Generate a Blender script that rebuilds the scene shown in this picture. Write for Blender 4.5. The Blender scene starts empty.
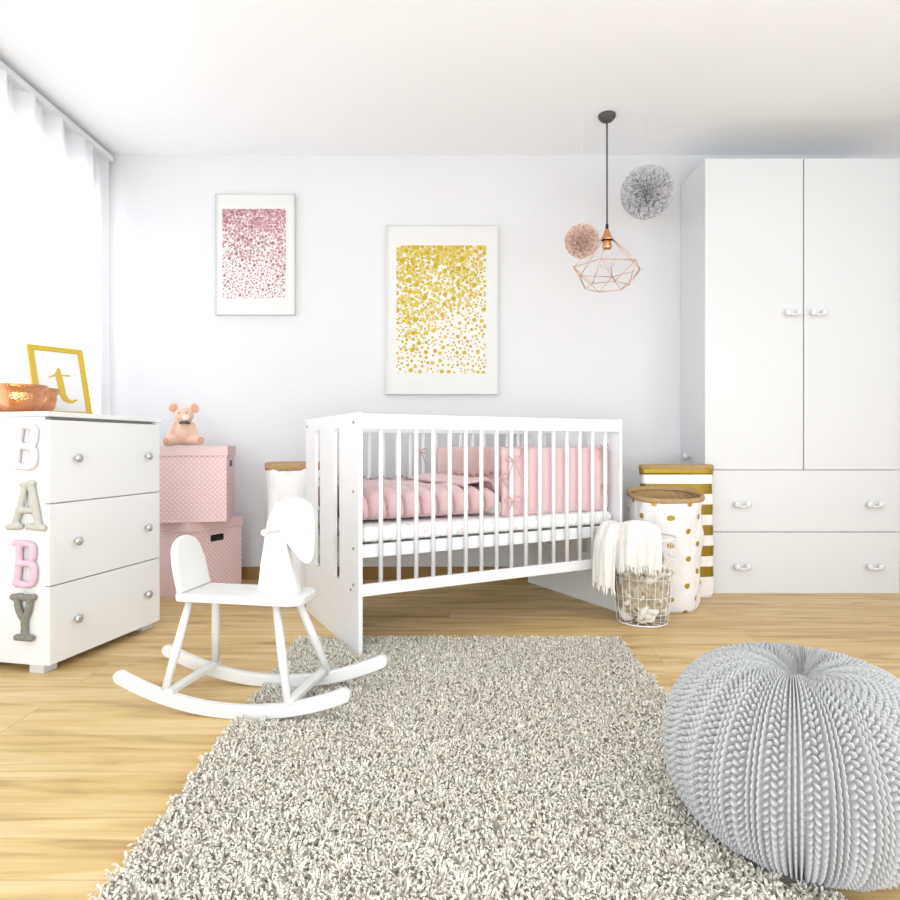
import bpy, bmesh, math, random
import numpy as np
from mathutils import Vector, Matrix, noise
random.seed(7); rng = np.random.default_rng(7)
S = bpy.context.scene
COL = S.collection
PI = math.pi

# ------------------------------------------------------------------ node materials
MATS = {}
def newmat(name):
    m = bpy.data.materials.new(name); m.use_nodes = True
    nt = m.node_tree; b = nt.nodes['Principled BSDF']
    MATS[name] = m
    return m, nt, b
def N(nt, typ, **kw):
    n = nt.nodes.new(typ)
    for k, v in kw.items():
        if k.startswith('i_'):
            n.inputs[k[2:].replace('_', ' ')].default_value = v
        else: setattr(n, k, v)
    return n
def L(nt, a, b): nt.links.new(a, b)
def mth(nt, op, a, b=None, c=None):
    n = nt.nodes.new('ShaderNodeMath'); n.operation = op
    for i, v in enumerate((a, b, c)):
        if v is None: continue
        if hasattr(v, 'is_output'): nt.links.new(v, n.inputs[i])
        else: n.inputs[i].default_value = v
    return n.outputs[0]
def mixc(nt, f, a, b):
    n = nt.nodes.new('ShaderNodeMix'); n.data_type = 'RGBA'
    if hasattr(f, 'is_output'): nt.links.new(f, n.inputs[0])
    else: n.inputs[0].default_value = f
    for i, v in ((6, a), (7, b)):
        if hasattr(v, 'is_output'): nt.links.new(v, n.inputs[i])
        else: n.inputs[i].default_value = (*v, 1)
    return n.outputs[2]
def plain(name, col, rough=.5, metal=0, var=.03, scale=6, bump=0, bscale=60, spec=.5, trans=None, sheen=0):
    m, nt, b = newmat(name)
    tc = N(nt, 'ShaderNodeTexCoord')
    nz = N(nt, 'ShaderNodeTexNoise'); nz.inputs['Scale'].default_value = scale
    L(nt, tc.outputs['Object'], nz.inputs['Vector'])
    dark = tuple(c*(1-var*2) for c in col)
    L(nt, mixc(nt, nz.outputs['Fac'], dark, col), b.inputs['Base Color'])
    b.inputs['Roughness'].default_value = rough; b.inputs['Metallic'].default_value = metal
    b.inputs['Specular IOR Level'].default_value = spec
    if sheen: b.inputs['Sheen Weight'].default_value = sheen
    if bump:
        n2 = N(nt, 'ShaderNodeTexNoise'); n2.inputs['Scale'].default_value = bscale; n2.inputs['Detail'].default_value = 4
        L(nt, tc.outputs['Object'], n2.inputs['Vector'])
        bp = N(nt, 'ShaderNodeBump'); bp.inputs['Strength'].default_value = bump; bp.inputs['Distance'].default_value = .01
        L(nt, n2.outputs['Fac'], bp.inputs['Height']); L(nt, bp.outputs[0], b.inputs['Normal'])
    if trans:
        out = nt.nodes['Material Output']
        tr = N(nt, 'ShaderNodeBsdfTranslucent'); tr.inputs[0].default_value = (*col, 1)
        mx = N(nt, 'ShaderNodeMixShader'); mx.inputs[0].default_value = trans
        L(nt, b.outputs[0], mx.inputs[1]); L(nt, tr.outputs[0], mx.inputs[2]); L(nt, mx.outputs[0], out.inputs[0])
    return m
plain('wall_paint', (.715, .715, .73), .9, var=.006, spec=.2)
plain('ceiling_paint', (.90, .915, .94), .9, var=.004, spec=.2)
plain('white_lacquer', (.725, .735, .755), .38, var=.006, spec=.4)
plain('warm_white', (.79, .80, .81), .4, var=.006, spec=.4)
plain('crib_white', (.81, .82, .83), .42, var=.006, spec=.35)
plain('horse_white', (.72, .72, .71), .42, var=.01, spec=.35)
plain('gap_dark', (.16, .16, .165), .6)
plain('foot_grey', (.62, .63, .64), .4, var=.02)
plain('chrome', (.62, .63, .65), .25, metal=.9)
plain('screw', (.3, .3, .31), .4, metal=.8)
plain('handle_white', (.78, .78, .79), .25, var=.02)
plain('sheet_pink', (.72, .50, .51), .9, var=.04, scale=10, bump=.15, sheen=.3)
plain('bumper_pink', (.74, .52, .53), .9, var=.03, scale=8, bump=.12, sheen=.3)
plain('ruffle_mauve', (.56, .45, .48), .9, var=.1, scale=40)
plain('bow_pink', (.66, .40, .42), .9, var=.08, scale=40)
plain('plush', (.86, .57, .43), .95, var=.07, scale=30, bump=.4, bscale=300, sheen=.6)
plain('plush_light', (.92, .76, .68), .95, var=.03, scale=30, bump=.4, bscale=300, sheen=.6)
plain('plush_ear', (.72, .37, .28), .95, var=.06, scale=40, sheen=.4)
plain('bow_grey', (.12, .11, .11), .8)
plain('box_lid', (.80, .60, .61), .8, var=.02)
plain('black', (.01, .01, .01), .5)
plain('cord_grey', (.08, .08, .085), .7)
plain('thread', (.75, .75, .76), .8)
plain('copper_wire', (.80, .50, .36), .3, metal=.85)
plain('copper', (.80, .38, .17), .18, metal=1, var=.1, scale=20)
plain('gold_frame', (.60, .43, .04), .35, metal=.25, var=.05)
plain('gold_letter', (.62, .44, .05), .4, metal=.2, var=.08)
plain('paper', (.74, .74, .75), .8, var=.01)
plain('frame_silver', (.66, .67, .66), .35, var=.03)
plain('mat_board', (.72, .72, .705), .85, var=.005)
plain('kraft', (.50, .33, .15), .8, var=.14, scale=40, bump=.6, bscale=90)
plain('knit_white', (.83, .76, .78), .95, var=.02, bump=.5, bscale=220)
plain('knit_grey', (.60, .59, .53), .95, var=.08, scale=60, bump=.6, bscale=220)
plain('knit_pink', (.74, .54, .64), .95, var=.05, bump=.5, bscale=220)
plain('knit_dark', (.33, .32, .27), .95, var=.25, scale=120, bump=.6, bscale=220)
plain('blanket', (.84, .82, .78), .95, var=.02, scale=20, bump=.5, bscale=160, sheen=.3)
plain('linen', (.58, .50, .37), .95, var=.16, scale=9, bump=.3, bscale=120)
plain('linen_light', (.80, .77, .70), .95, var=.06, scale=9, bump=.3, bscale=120)
plain('wire_white', (.86, .86, .87), .35)
plain('tulle_grey', (.90, .90, .92), .9, var=.05, scale=30, trans=.5)
plain('tulle_pink', (.98, .80, .74), .9, var=.05, scale=30, trans=.5)
plain('oak_board', (.36, .21, .055), .5, var=.15, scale=14)
plain('pouf_yarn', (.46, .463, .465), .95, var=.05, scale=60, sheen=.2)
plain('linen_gap', (.12, .12, .12), .9)

# hammered copper
m, nt, b = newmat('hammered_copper')
tc = N(nt, 'ShaderNodeTexCoord'); vo = N(nt, 'ShaderNodeTexVoronoi'); vo.inputs['Scale'].default_value = 170
L(nt, tc.outputs['Object'], vo.inputs['Vector'])
bp = N(nt, 'ShaderNodeBump'); bp.inputs['Strength'].default_value = .5; bp.inputs['Distance'].default_value = .0022
L(nt, vo.outputs['Distance'], bp.inputs['Height']); L(nt, bp.outputs[0], b.inputs['Normal'])
b.inputs['Base Color'].default_value = (.72, .34, .17, 1); b.inputs['Metallic'].default_value = 1; b.inputs['Roughness'].default_value = .16
# glass
m, nt, b = newmat('bulb_glass')
b.inputs['Base Color'].default_value = (1, 1, 1, 1); b.inputs['Roughness'].default_value = 0
b.inputs['Transmission Weight'].default_value = 1; b.inputs['IOR'].default_value = 1.1
m, nt, b = newmat('window_glass')
b.inputs['Roughness'].default_value = 0; b.inputs['Transmission Weight'].default_value = 1; b.inputs['IOR'].default_value = 1.02
# curtain
m, nt, b = newmat('sheer')
b.inputs['Base Color'].default_value = (.95, .95, .96, 1); b.inputs['Roughness'].default_value = .9
tr = N(nt, 'ShaderNodeBsdfTranslucent'); tr.inputs[0].default_value = (.97, .97, .98, 1)
wv = N(nt, 'ShaderNodeTexWave'); wv.inputs['Scale'].default_value = 300
mx = N(nt, 'ShaderNodeMixShader'); L(nt, mth(nt, 'ADD', mth(nt, 'MULTIPLY', wv.outputs['Fac'], .05), .55), mx.inputs[0])
L(nt, b.outputs[0], mx.inputs[1]); L(nt, tr.outputs[0], mx.inputs[2]); L(nt, mx.outputs[0], nt.nodes['Material Output'].inputs[0])

# oak floor
m, nt, b = newmat('oak_floor')
tc = N(nt, 'ShaderNodeTexCoord')
br = N(nt, 'ShaderNodeTexBrick'); br.offset = .37; br.squash = 1
br.inputs['Scale'].default_value = 1; br.inputs['Brick Width'].default_value = 1.25; br.inputs['Row Height'].default_value = .19
br.inputs['Mortar Size'].default_value = .0012; br.inputs['Mortar Smooth'].default_value = .3
br.inputs['Color1'].default_value = (0, 0, 0, 1); br.inputs['Color2'].default_value = (1, 1, 1, 1); br.inputs['Mortar'].default_value = (.5, .5, .5, 1)
L(nt, tc.outputs['Object'], br.inputs['Vector'])
sx = N(nt, 'ShaderNodeSeparateXYZ'); L(nt, tc.outputs['Object'], sx.inputs[0])
rnd = N(nt, 'ShaderNodeSeparateColor'); L(nt, br.outputs['Color'], rnd.inputs[0])
cb = N(nt, 'ShaderNodeCombineXYZ')
L(nt, mth(nt, 'ADD', mth(nt, 'MULTIPLY', sx.outputs[0], .9), mth(nt, 'MULTIPLY', rnd.outputs[0], 17)), cb.inputs[0])
L(nt, mth(nt, 'MULTIPLY', sx.outputs[1], 9), cb.inputs[1]); L(nt, mth(nt, 'MULTIPLY', rnd.outputs[0], 31), cb.inputs[2])
n1 = N(nt, 'ShaderNodeTexNoise'); n1.inputs['Scale'].default_value = 1.6; n1.inputs['Detail'].default_value = 8; n1.inputs['Distortion'].default_value = 1.4
L(nt, cb.outputs[0], n1.inputs['Vector'])
cb2 = N(nt, 'ShaderNodeCombineXYZ')
L(nt, mth(nt, 'MULTIPLY', sx.outputs[0], 4), cb2.inputs[0]); L(nt, mth(nt, 'MULTIPLY', sx.outputs[1], 90), cb2.inputs[1]); L(nt, rnd.outputs[0], cb2.inputs[2])
n2 = N(nt, 'ShaderNodeTexNoise'); n2.inputs['Scale'].default_value = 1.5; n2.inputs['Detail'].default_value = 6
L(nt, cb2.outputs[0], n2.inputs['Vector'])
rp = N(nt, 'ShaderNodeValToRGB'); L(nt, n1.outputs['Fac'], rp.inputs[0])
e = rp.color_ramp.elements; e[0].position = .25; e[0].color = (.27, .16, .045, 1); e[1].position = .74; e[1].color = (.76, .60, .34, 1)
e2 = rp.color_ramp.elements.new(.48); e2.color = (.62, .43, .17, 1)
fine = mixc(nt, mth(nt, 'MULTIPLY', mth(nt, 'SUBTRACT', n2.outputs['Fac'], .35), 1.0), rp.outputs[0], (.38, .25, .09))
# knots
vk = N(nt, 'ShaderNodeTexVoronoi'); vk.inputs['Scale'].default_value = 1.0
cb3 = N(nt, 'ShaderNodeCombineXYZ'); L(nt, mth(nt, 'MULTIPLY', sx.outputs[0], 1.7), cb3.inputs[0]); L(nt, mth(nt, 'MULTIPLY', sx.outputs[1], 4.5), cb3.inputs[1])
L(nt, cb3.outputs[0], vk.inputs['Vector'])
kn = N(nt, 'ShaderNodeMapRange'); kn.inputs['From Min'].default_value = .03; kn.inputs['From Max'].default_value = .16; kn.inputs['To Min'].default_value = .85; kn.inputs['To Max'].default_value = 0
L(nt, vk.outputs['Distance'], kn.inputs['Value'])
c3 = mixc(nt, kn.outputs[0], fine, (.25, .12, .045))
tone = mixc(nt, mth(nt, 'MULTIPLY', rnd.outputs[0], .3), c3, (.72, .52, .26))
fin = mixc(nt, mth(nt, 'MULTIPLY', br.outputs['Fac'], .5), tone, (.22, .12, .05))
L(nt, fin, b.inputs['Base Color']); b.inputs['Roughness'].default_value = .42; b.inputs['Specular IOR Level'].default_value = .4
bp = N(nt, 'ShaderNodeBump'); bp.inputs['Strength'].default_value = .12; bp.inputs['Distance'].default_value = .004
L(nt, n2.outputs['Fac'], bp.inputs['Height']); L(nt, bp.outputs[0], b.inputs['Normal'])

# staggered dots driven by UV (metres)
def dot_mask(nt, pitch, rad):
    tc = N(nt, 'ShaderNodeTexCoord'); s = N(nt, 'ShaderNodeSeparateXYZ'); L(nt, tc.outputs['UV'], s.inputs[0])
    def grid(off):
        r = []
        for k in (0, 1):
            v = mth(nt, 'ADD', mth(nt, 'DIVIDE', s.outputs[k], pitch), off)
            r.append(mth(nt, 'MULTIPLY', mth(nt, 'SUBTRACT', mth(nt, 'FRACT', v), .5), pitch))
        d = mth(nt, 'SQRT', mth(nt, 'ADD', mth(nt, 'POWER', r[0], 2), mth(nt, 'POWER', r[1], 2)))
        return mth(nt, 'LESS_THAN', d, rad)
    return mth(nt, 'MAXIMUM', grid(0), grid(.5))
m, nt, b = newmat('box_dots')
L(nt, mixc(nt, dot_mask(nt, .026, .0042), (.78, .55, .56), (.93, .82, .82)), b.inputs['Base Color']); b.inputs['Roughness'].default_value = .8
m, nt, b = newmat('bag_dots')
dm = dot_mask(nt, .135, .0140)
tc = N(nt, 'ShaderNodeTexCoord'); nz = N(nt, 'ShaderNodeTexNoise'); nz.inputs['Scale'].default_value = 18; L(nt, tc.outputs['Object'], nz.inputs['Vector'])
L(nt, mixc(nt, dm, mixc(nt, nz.outputs['Fac'], (.78, .75, .75), (.84, .83, .83)), (.46, .32, .04)), b.inputs['Base Color'])
L(nt, mth(nt, 'MULTIPLY', dm, .5), b.inputs['Metallic']); b.inputs['Roughness'].default_value = .5
m, nt, b = newmat('bag_stripes')
tc = N(nt, 'ShaderNodeTexCoord'); s = N(nt, 'ShaderNodeSeparateXYZ'); L(nt, tc.outputs['UV'], s.inputs[0])
fr = mth(nt, 'FRACT', mth(nt, 'DIVIDE', mth(nt, 'ADD', s.outputs[1], .050), .108))
st = mth(nt, 'MULTIPLY', mth(nt, 'GREATER_THAN', fr, .5), mth(nt, 'GREATER_THAN', s.outputs[1], .10))
L(nt, mixc(nt, st, (.91, .89, .89), (.30, .205, .02)), b.inputs['Base Color'])
L(nt, mth(nt, 'MULTIPLY', st, .6), b.inputs['Metallic']); b.inputs['Roughness'].default_value = .38
plain('bag_plain', (.88, .88, .89), .6, var=.03, scale=14)
plain('gold_foil', (.50, .34, .03), .45, metal=.5, var=.2, scale=12)

# inks of the two prints
plain('pink_ground', (.74, .69, .69), .85, var=.03); plain('pink_ink', (.40, .17, .20), .85, var=.1, scale=60); plain('pink_mid', (.52, .27, .30), .85, var=.1, scale=60); plain('pink_pale', (.64, .42, .44), .85, var=.1, scale=60)
plain('yellow_ground', (.74, .735, .70), .85, var=.02); plain('yellow_ink', (.58, .40, .02), .85, var=.1, scale=60); plain('yellow_mid', (.66, .50, .08), .85, var=.1, scale=60); plain('yellow_pale', (.71, .59, .25), .85, var=.1, scale=60)

# printed cot sheet
m, nt, b = newmat('sheet_print')
tc = N(nt, 'ShaderNodeTexCoord')
vv = N(nt, 'ShaderNodeTexVoronoi'); vv.inputs['Scale'].default_value = 22; L(nt, tc.outputs['Object'], vv.inputs['Vector'])
n5 = N(nt, 'ShaderNodeTexNoise'); n5.inputs['Scale'].default_value = 45; L(nt, tc.outputs['Object'], n5.inputs['Vector'])
rc = N(nt, 'ShaderNodeSeparateColor'); L(nt, vv.outputs['Color'], rc.inputs[0])
blob = mth(nt, 'MULTIPLY', mth(nt, 'LESS_THAN', mth(nt, 'ADD', vv.outputs['Distance'], mth(nt, 'MULTIPLY', n5.outputs['Fac'], .5)), .52), mth(nt, 'LESS_THAN', rc.outputs[0], .62))
L(nt, mixc(nt, mth(nt, 'MULTIPLY', blob, .55), (.90, .90, .89), mixc(nt, mth(nt, 'GREATER_THAN', rc.outputs[1], .5), (.40, .62, .52), (.78, .50, .55))), b.inputs['Base Color'])
b.inputs['Roughness'].default_value = .9

# shaggy yarn: random per strand through a face attribute-free noise of position
m, nt, b = newmat('rug_yarn')
tc = N(nt, 'ShaderNodeTexCoord'); nz = N(nt, 'ShaderNodeTexNoise'); nz.inputs['Scale'].default_value = 170; nz.inputs['Detail'].default_value = 2
L(nt, tc.outputs['Object'], nz.inputs['Vector'])
rp = N(nt, 'ShaderNodeValToRGB'); L(nt, nz.outputs['Fac'], rp.inputs[0]); e = rp.color_ramp.elements
e[0].position = .3; e[0].color = (.54, .50, .42, 1); e[1].position = .66; e[1].color = (.86, .83, .75, 1)
L(nt, rp.outputs[0], b.inputs['Base Color']); b.inputs['Roughness'].default_value = .95
plain('rug_back', (.55, .52, .45), .95)

# ------------------------------------------------------------------ mesh helpers
def uvbox(bm):
    uv = bm.loops.layers.uv.verify()
    for f in bm.faces:
        n = f.normal; a = max(range(3), key=lambda i: abs(n[i]))
        for l in f.loops:
            c = l.vert.co
            l[uv].uv = (c.y, c.z) if a == 0 else (c.x, c.z) if a == 1 else (c.x, c.y)
def obj(name, bm, mat, parent=None, smooth=False, bevel=0, loc=None, rz=0, mods=None, uv=True, seg=2):
    bmesh.ops.recalc_face_normals(bm, faces=bm.faces)
    if uv: bm.normal_update(); uvbox(bm)
    me = bpy.data.meshes.new(name); bm.to_mesh(me); bm.free()
    if mat: me.materials.append(MATS[mat])
    o = bpy.data.objects.new(name, me); COL.objects.link(o)
    if smooth: me.polygons.foreach_set('use_smooth', [True]*len(me.polygons))
    if bevel:
        md = o.modifiers.new('bev', 'BEVEL'); md.width = bevel; md.segments = seg; md.limit_method = 'ANGLE'; md.angle_limit = .6
    if parent: o.parent = parent
    if loc: o.location = loc
    if rz: o.rotation_euler.z = rz
    return o
def thing(name, label, cat, loc=(0, 0, 0), rz=0, group=None):
    o = bpy.data.objects.new(name, None); COL.objects.link(o); o.location = loc; o.rotation_euler.z = rz
    o.empty_display_size = .05
    return tag(o, label, cat, group)
def tag(o, label, cat, group=None):
    o['label'] = label; o['category'] = cat
    if group: o['group'] = group
    return o
def struct(o): o['kind'] = 'structure'; return o
def box(bm, x0, x1, y0, y1, z0, z1, M=None):
    vs = [bm.verts.new(v) for v in ((x0,y0,z0),(x1,y0,z0),(x1,y1,z0),(x0,y1,z0),(x0,y0,z1),(x1,y0,z1),(x1,y1,z1),(x0,y1,z1))]
    for f in ((0,3,2,1),(4,5,6,7),(0,1,5,4),(1,2,6,5),(2,3,7,6),(3,0,4,7)): bm.faces.new([vs[i] for i in f])
    if M: bmesh.ops.transform(bm, matrix=M, verts=vs)
    return bm
def B(*a, M=None): return box(bmesh.new(), *a, M=M)
def frame_of(d):
    d = d.normalized(); u = d.orthogonal().normalized(); return u, d.cross(u)
def tube(bm, pts, r, seg=8, cap=True):
    """tube of radius r (number or list) along pts"""
    pts = [Vector(p) for p in pts]; n = len(pts)
    rs = r if isinstance(r, (list, tuple)) else [r]*n
    rings = []; u = None
    for i, p in enumerate(pts):
        d = (pts[min(i+1, n-1)]-pts[max(i-1, 0)]).normalized()
        if u is None: u = d.orthogonal().normalized()
        else: u = (u-d*u.dot(d)).normalized()
        w = d.cross(u)
        rings.append([bm.verts.new(p+(u*math.cos(a)+w*math.sin(a))*rs[i]) for a in (2*PI*k/seg for k in range(seg))])
    for a, b2 in zip(rings, rings[1:]):
        for k in range(seg): bm.faces.new((a[k], a[(k+1) % seg], b2[(k+1) % seg], b2[k]))
    if cap: bm.faces.new(rings[0][::-1]); bm.faces.new(rings[-1])
    return bm
def closed_tube(bm, pts, r, seg=8):
    pts = [Vector(p) for p in pts]; n = len(pts); rings = []
    c = sum(pts, Vector())/n; nrm = (pts[1]-pts[0]).cross(pts[n//3]-pts[0]).normalized()
    for i, p in enumerate(pts):
        d = (pts[(i+1) % n]-pts[i-1]).normalized(); w = d.cross(nrm).normalized()
        rings.append([bm.verts.new(p+(nrm*math.cos(a)+w*math.sin(a))*r) for a in (2*PI*k/seg for k in range(seg))])
    for i in range(n):
        a, b2 = rings[i], rings[(i+1) % n]
        for k in range(seg): bm.faces.new((a[k], a[(k+1) % seg], b2[(k+1) % seg], b2[k]))
    return bm
def ring(bm, c, rx, ry, r, n=40, seg=6):
    return closed_tube(bm, [(c[0]+rx*math.cos(2*PI*k/n), c[1]+ry*math.sin(2*PI*k/n), c[2]) for k in range(n)], r, seg)
def lathe(bm, prof, n=32, c=(0, 0, 0), fn=None, uvp=False):
    rings = []
    for (r, z) in prof:
        if r < 1e-6: rings.append([bm.verts.new((c[0], c[1], c[2]+z))])
        else: rings.append([bm.verts.new(Vector((c[0]+r*math.cos(2*PI*k/n), c[1]+r*math.sin(2*PI*k/n), c[2]+z))) for k in range(n)])
    for a, b2 in zip(rings, rings[1:]):
        for k in range(n):
            q = (a[k % len(a)], a[(k+1) % len(a)], b2[(k+1) % len(b2)], b2[k % len(b2)])
            q2 = []
            for v in q:
                if v not in q2: q2.append(v)
            if len(q2) > 2: bm.faces.new(q2)
    return bm
def prism(bm, pts, y0, y1, M=None):
    """outline pts in (x,z), extruded y0..y1"""
    a = [bm.verts.new((x, y0, z)) for x, z in pts]; b2 = [bm.verts.new((x, y1, z)) for x, z in pts]
    bm.faces.new(a); bm.faces.new(b2[::-1]); n = len(pts)
    for i in range(n): bm.faces.new((a[i], b2[i], b2[(i+1) % n], a[(i+1) % n]))
    if M: bmesh.ops.transform(bm, matrix=M, verts=a+b2)
    return bm
def bez(pts, k=8, closed=True):
    """Catmull-Rom smoothing of an outline"""
    out = []; n = len(pts)
    P = [Vector(p) for p in pts]
    rngi = range(n) if closed else range(n-1)
    for i in rngi:
        g = (lambda j: P[j % n]) if closed else (lambda j: P[max(0, min(n-1, j))])
        p0, p1, p2, p3 = g(i-1), g(i), g(i+1), g(i+2)
        for t in (q/k for q in range(k)):
            out.append(.5*((2*p1)+(p2-p0)*t+(2*p0-5*p1+4*p2-p3)*t*t+(3*p1-p0-3*p2+p3)*t**3))
    if not closed: out.append(P[-1])
    return out
def gridmesh(f, nu, nv, closeu=False):
    bm = bmesh.new(); vs = [[bm.verts.new(f(i/(nu if closeu else nu-1), j/(nv-1))) for i in range(nu)] for j in range(nv)]
    for j in range(nv-1):
        for i in range(nu if closeu else nu-1):
            bm.faces.new((vs[j][i], vs[j][(i+1) % nu], vs[j+1][(i+1) % nu], vs[j+1][i]))
    return bm
def solid(o, t, off=0):
    md = o.modifiers.new('sol', 'SOLIDIFY'); md.thickness = t; md.offset = off; return o
def subd(o, n=1):
    md = o.modifiers.new('sub', 'SUBSURF'); md.levels = n; md.render_levels = n; return o
def sph(bm, c, r, M=None, sub=3):
    rr = r if isinstance(r, (tuple, list)) else (r, r, r)
    mt = Matrix.Translation(c) @ (M or Matrix()) @ Matrix.Diagonal((*rr, 1))
    bmesh.ops.create_icosphere(bm, subdivisions=sub, radius=1, matrix=mt); return bm
def nz3(p, s=1.0): return noise.noise(Vector(p)*s)
def px(u, v, d):
    """point seen at photo pixel (u,v) at distance d, for reading positions off the room"""
    return Vector(((u-450)/620*d, d, .8-(v-445)/620*d))

# ------------------------------------------------------------------ room
XL, XR, YB, YF, ZC = -2.10, 3.0, 3.70, -1.6, 2.53
struct(obj('floor', B(XL-.1, XR+.1, YF, YB+.1, -.1, 0), 'oak_floor'))
struct(obj('ceiling', B(XL-.1, XR+.1, YF, YB+.1, ZC, ZC+.1), 'ceiling_paint'))
struct(obj('wall_back', B(XL-.1, XR+.1, YB, YB+.1, 0, ZC), 'wall_paint'))
struct(obj('wall_right', B(XR, XR+.1, YF, YB, 0, ZC), 'wall_paint'))
WY0, WY1, WZ0, WZ1 = 1.5, 3.62, .25, 2.35
bm = B(XL-.1, XL, YF, WY0, 0, ZC); box(bm, XL-.1, XL, WY1, YB, 0, ZC); box(bm, XL-.1, XL, WY0, WY1, 0, WZ0); box(bm, XL-.1, XL, WY0, WY1, WZ1, ZC)
struct(obj('wall_left', bm, 'wall_paint'))
win = bpy.data.objects.new('window_1', None); COL.objects.link(win); struct(win)
bm = bmesh.new()
for a in ((WY0, WY0+.06, WZ0, WZ1), (WY1-.06, WY1, WZ0, WZ1), ((WY0+WY1)/2-.04, (WY0+WY1)/2+.04, WZ0, WZ1), (WY0, WY1, WZ0, WZ0+.06), (WY0, WY1, WZ1-.06, WZ1)):
    box(bm, XL-.08, XL-.03, *a)
obj('window_frame', bm, 'white_lacquer', win, bevel=.004)
obj('glass_pane', B(XL-.06, XL-.055, WY0+.06, WY1-.06, WZ0+.06, WZ1-.06), 'window_glass', win)
struct(obj('baseboard_back', B(XL, XR, YB-.014, YB, 0, .075), 'oak_board', bevel=.003))
struct(obj('baseboard_left', B(XL, XL+.014, YF, YB-.014, 0, .075), 'oak_board', bevel=.003))
struct(obj('baseboard_right', B(XR-.014, XR, YF, YB-.014, 0, .075), 'oak_board', bevel=.003))
# curtain
t = thing('sheer_curtain', 'long sheer white curtain hanging in soft folds at the left window', 'curtain', (XL+.085, 0, 0))
def cur(u, v):
    y = 1.55+u*2.09; z = .03+v*2.44
    w = .5+.5*v
    return Vector((.030*math.sin(u*58+.7*math.sin(u*17))*(1.15-.4*v)+.012*math.sin(u*131+1), y+.01*math.sin(u*40+v*3), z))
obj('curtain_panel', gridmesh(cur, 360, 16), 'sheer', t, smooth=True)
obj('curtain_rail', B(-.03, .03, 1.5, 3.66, 2.47, 2.50), 'white_lacquer', t)

# ------------------------------------------------------------------ pictures on the back wall
def picture(nm, label, x0, x1, y0, y1, fr, ax0, ax1, ay0, ay1, mat):
    d = YB-.02
    p0, p1 = px(x0, y1, d), px(x1, y0, d); a0, a1 = px(ax0, ay1, d), px(ax1, ay0, d)
    t = thing(nm, label, 'picture', ((p0.x+p1.x)/2, YB, p0.z), 0, 'framed dot prints on the back wall')
    cx = t.location.x; zb = p0.z; w = (p1.x-p0.x)/2; h = p1.z-p0.z; f = .007
    bm = bmesh.new()
    box(bm, -w, -w+f, -.03, -.001, 0, h); box(bm, w-f, w, -.03, -.001, 0, h); box(bm, -w+f, w-f, -.03, -.001, 0, f); box(bm, -w+f, w-f, -.03, -.001, h-f, h)
    obj('frame', bm, fr, t, bevel=.001)
    obj('mat_board', B(-w+f, w-f, -.022, -.003, f, h-f), 'mat_board', t)
    ux0, ux1, uz0, uz1 = a0.x-cx, a1.x-cx, a0.z-zb, a1.z-zb; pw, ph = ux1-ux0, uz1-uz0
    bm = bmesh.new(); bm.faces.new([bm.verts.new((x, -.0226, z)) for x, z in ((ux0, uz0), (ux1, uz0), (ux1, uz1), (ux0, uz1))])
    r_ = random.Random(mat); yy_ = [-.02265]; dots = []
    def dot(x, z, r, mi):
        yy_[0] -= 2e-7; n_ = 9; p0 = r_.uniform(0, 1)
        vs = []
        for k_ in range(n_):
            q = r*r_.uniform(.78, 1.12); a = p0+2*PI*k_/n_
            vs.append(bm.verts.new((min(ux1, max(ux0, x+q*math.cos(a))), yy_[0], min(uz1, max(uz0, z+q*math.sin(a))))))
        try: bm.faces.new(vs).material_index = mi
        except ValueError: pass
    diag = .30 if mat == 'pink' else -.28
    def dens(u, v):
        return v+diag*(u-.5)*(1-.5*v)+.38*noise.noise(Vector((u*3.1, v*4.2, 1.7 if mat == 'pink' else 4.4)))
    m_ = pw/28
    for k_ in range(5200):              # haze of fine pale dots
        u, v = r_.random(), r_.random()
        if r_.random() < (dens(u, v)-.28)*.85 or v > .91+.06*r_.random(): dot(ux0+u*pw, uz0+v*ph, m_*r_.uniform(.22, .62), r_.choice((2, 3, 3)))
    placed = []
    for k_ in range(2600):              # separate larger dots
        u, v = r_.random(), r_.random(); d_ = dens(u, v)
        r = m_*r_.choice((.34, .42, .5, .62, .85))*(.78+.35*min(1, max(0, d_)))
        if v > .93: r *= 1.3
        x, z = ux0+u*pw, uz0+v*ph
        gap = 1.22 if d_ < .8 else .85
        if any((x-a)**2+(z-b_)**2 < ((r+c_)*gap)**2 for a, b_, c_ in placed): continue
        placed.append((x, z, r)); dot(x, z, r, r_.choice((1, 1, 2)))
    o = obj('print', bm, mat+'_ground', t)
    for q in ('_ink', '_mid', '_pale'): o.data.materials.append(MATS[mat+q])
picture('framed_picture', 'smaller framed print of dusty pink dots, the left of two', 215, 295, 193.5, 315, 'frame_silver', 222.5, 286, 209, 298.5, 'pink')
picture('framed_picture', 'larger framed print of mustard yellow dots above the crib', 386, 498.5, 225, 394.5, 'frame_silver', 396.5, 486, 245.5, 373.5, 'yellow')

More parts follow.
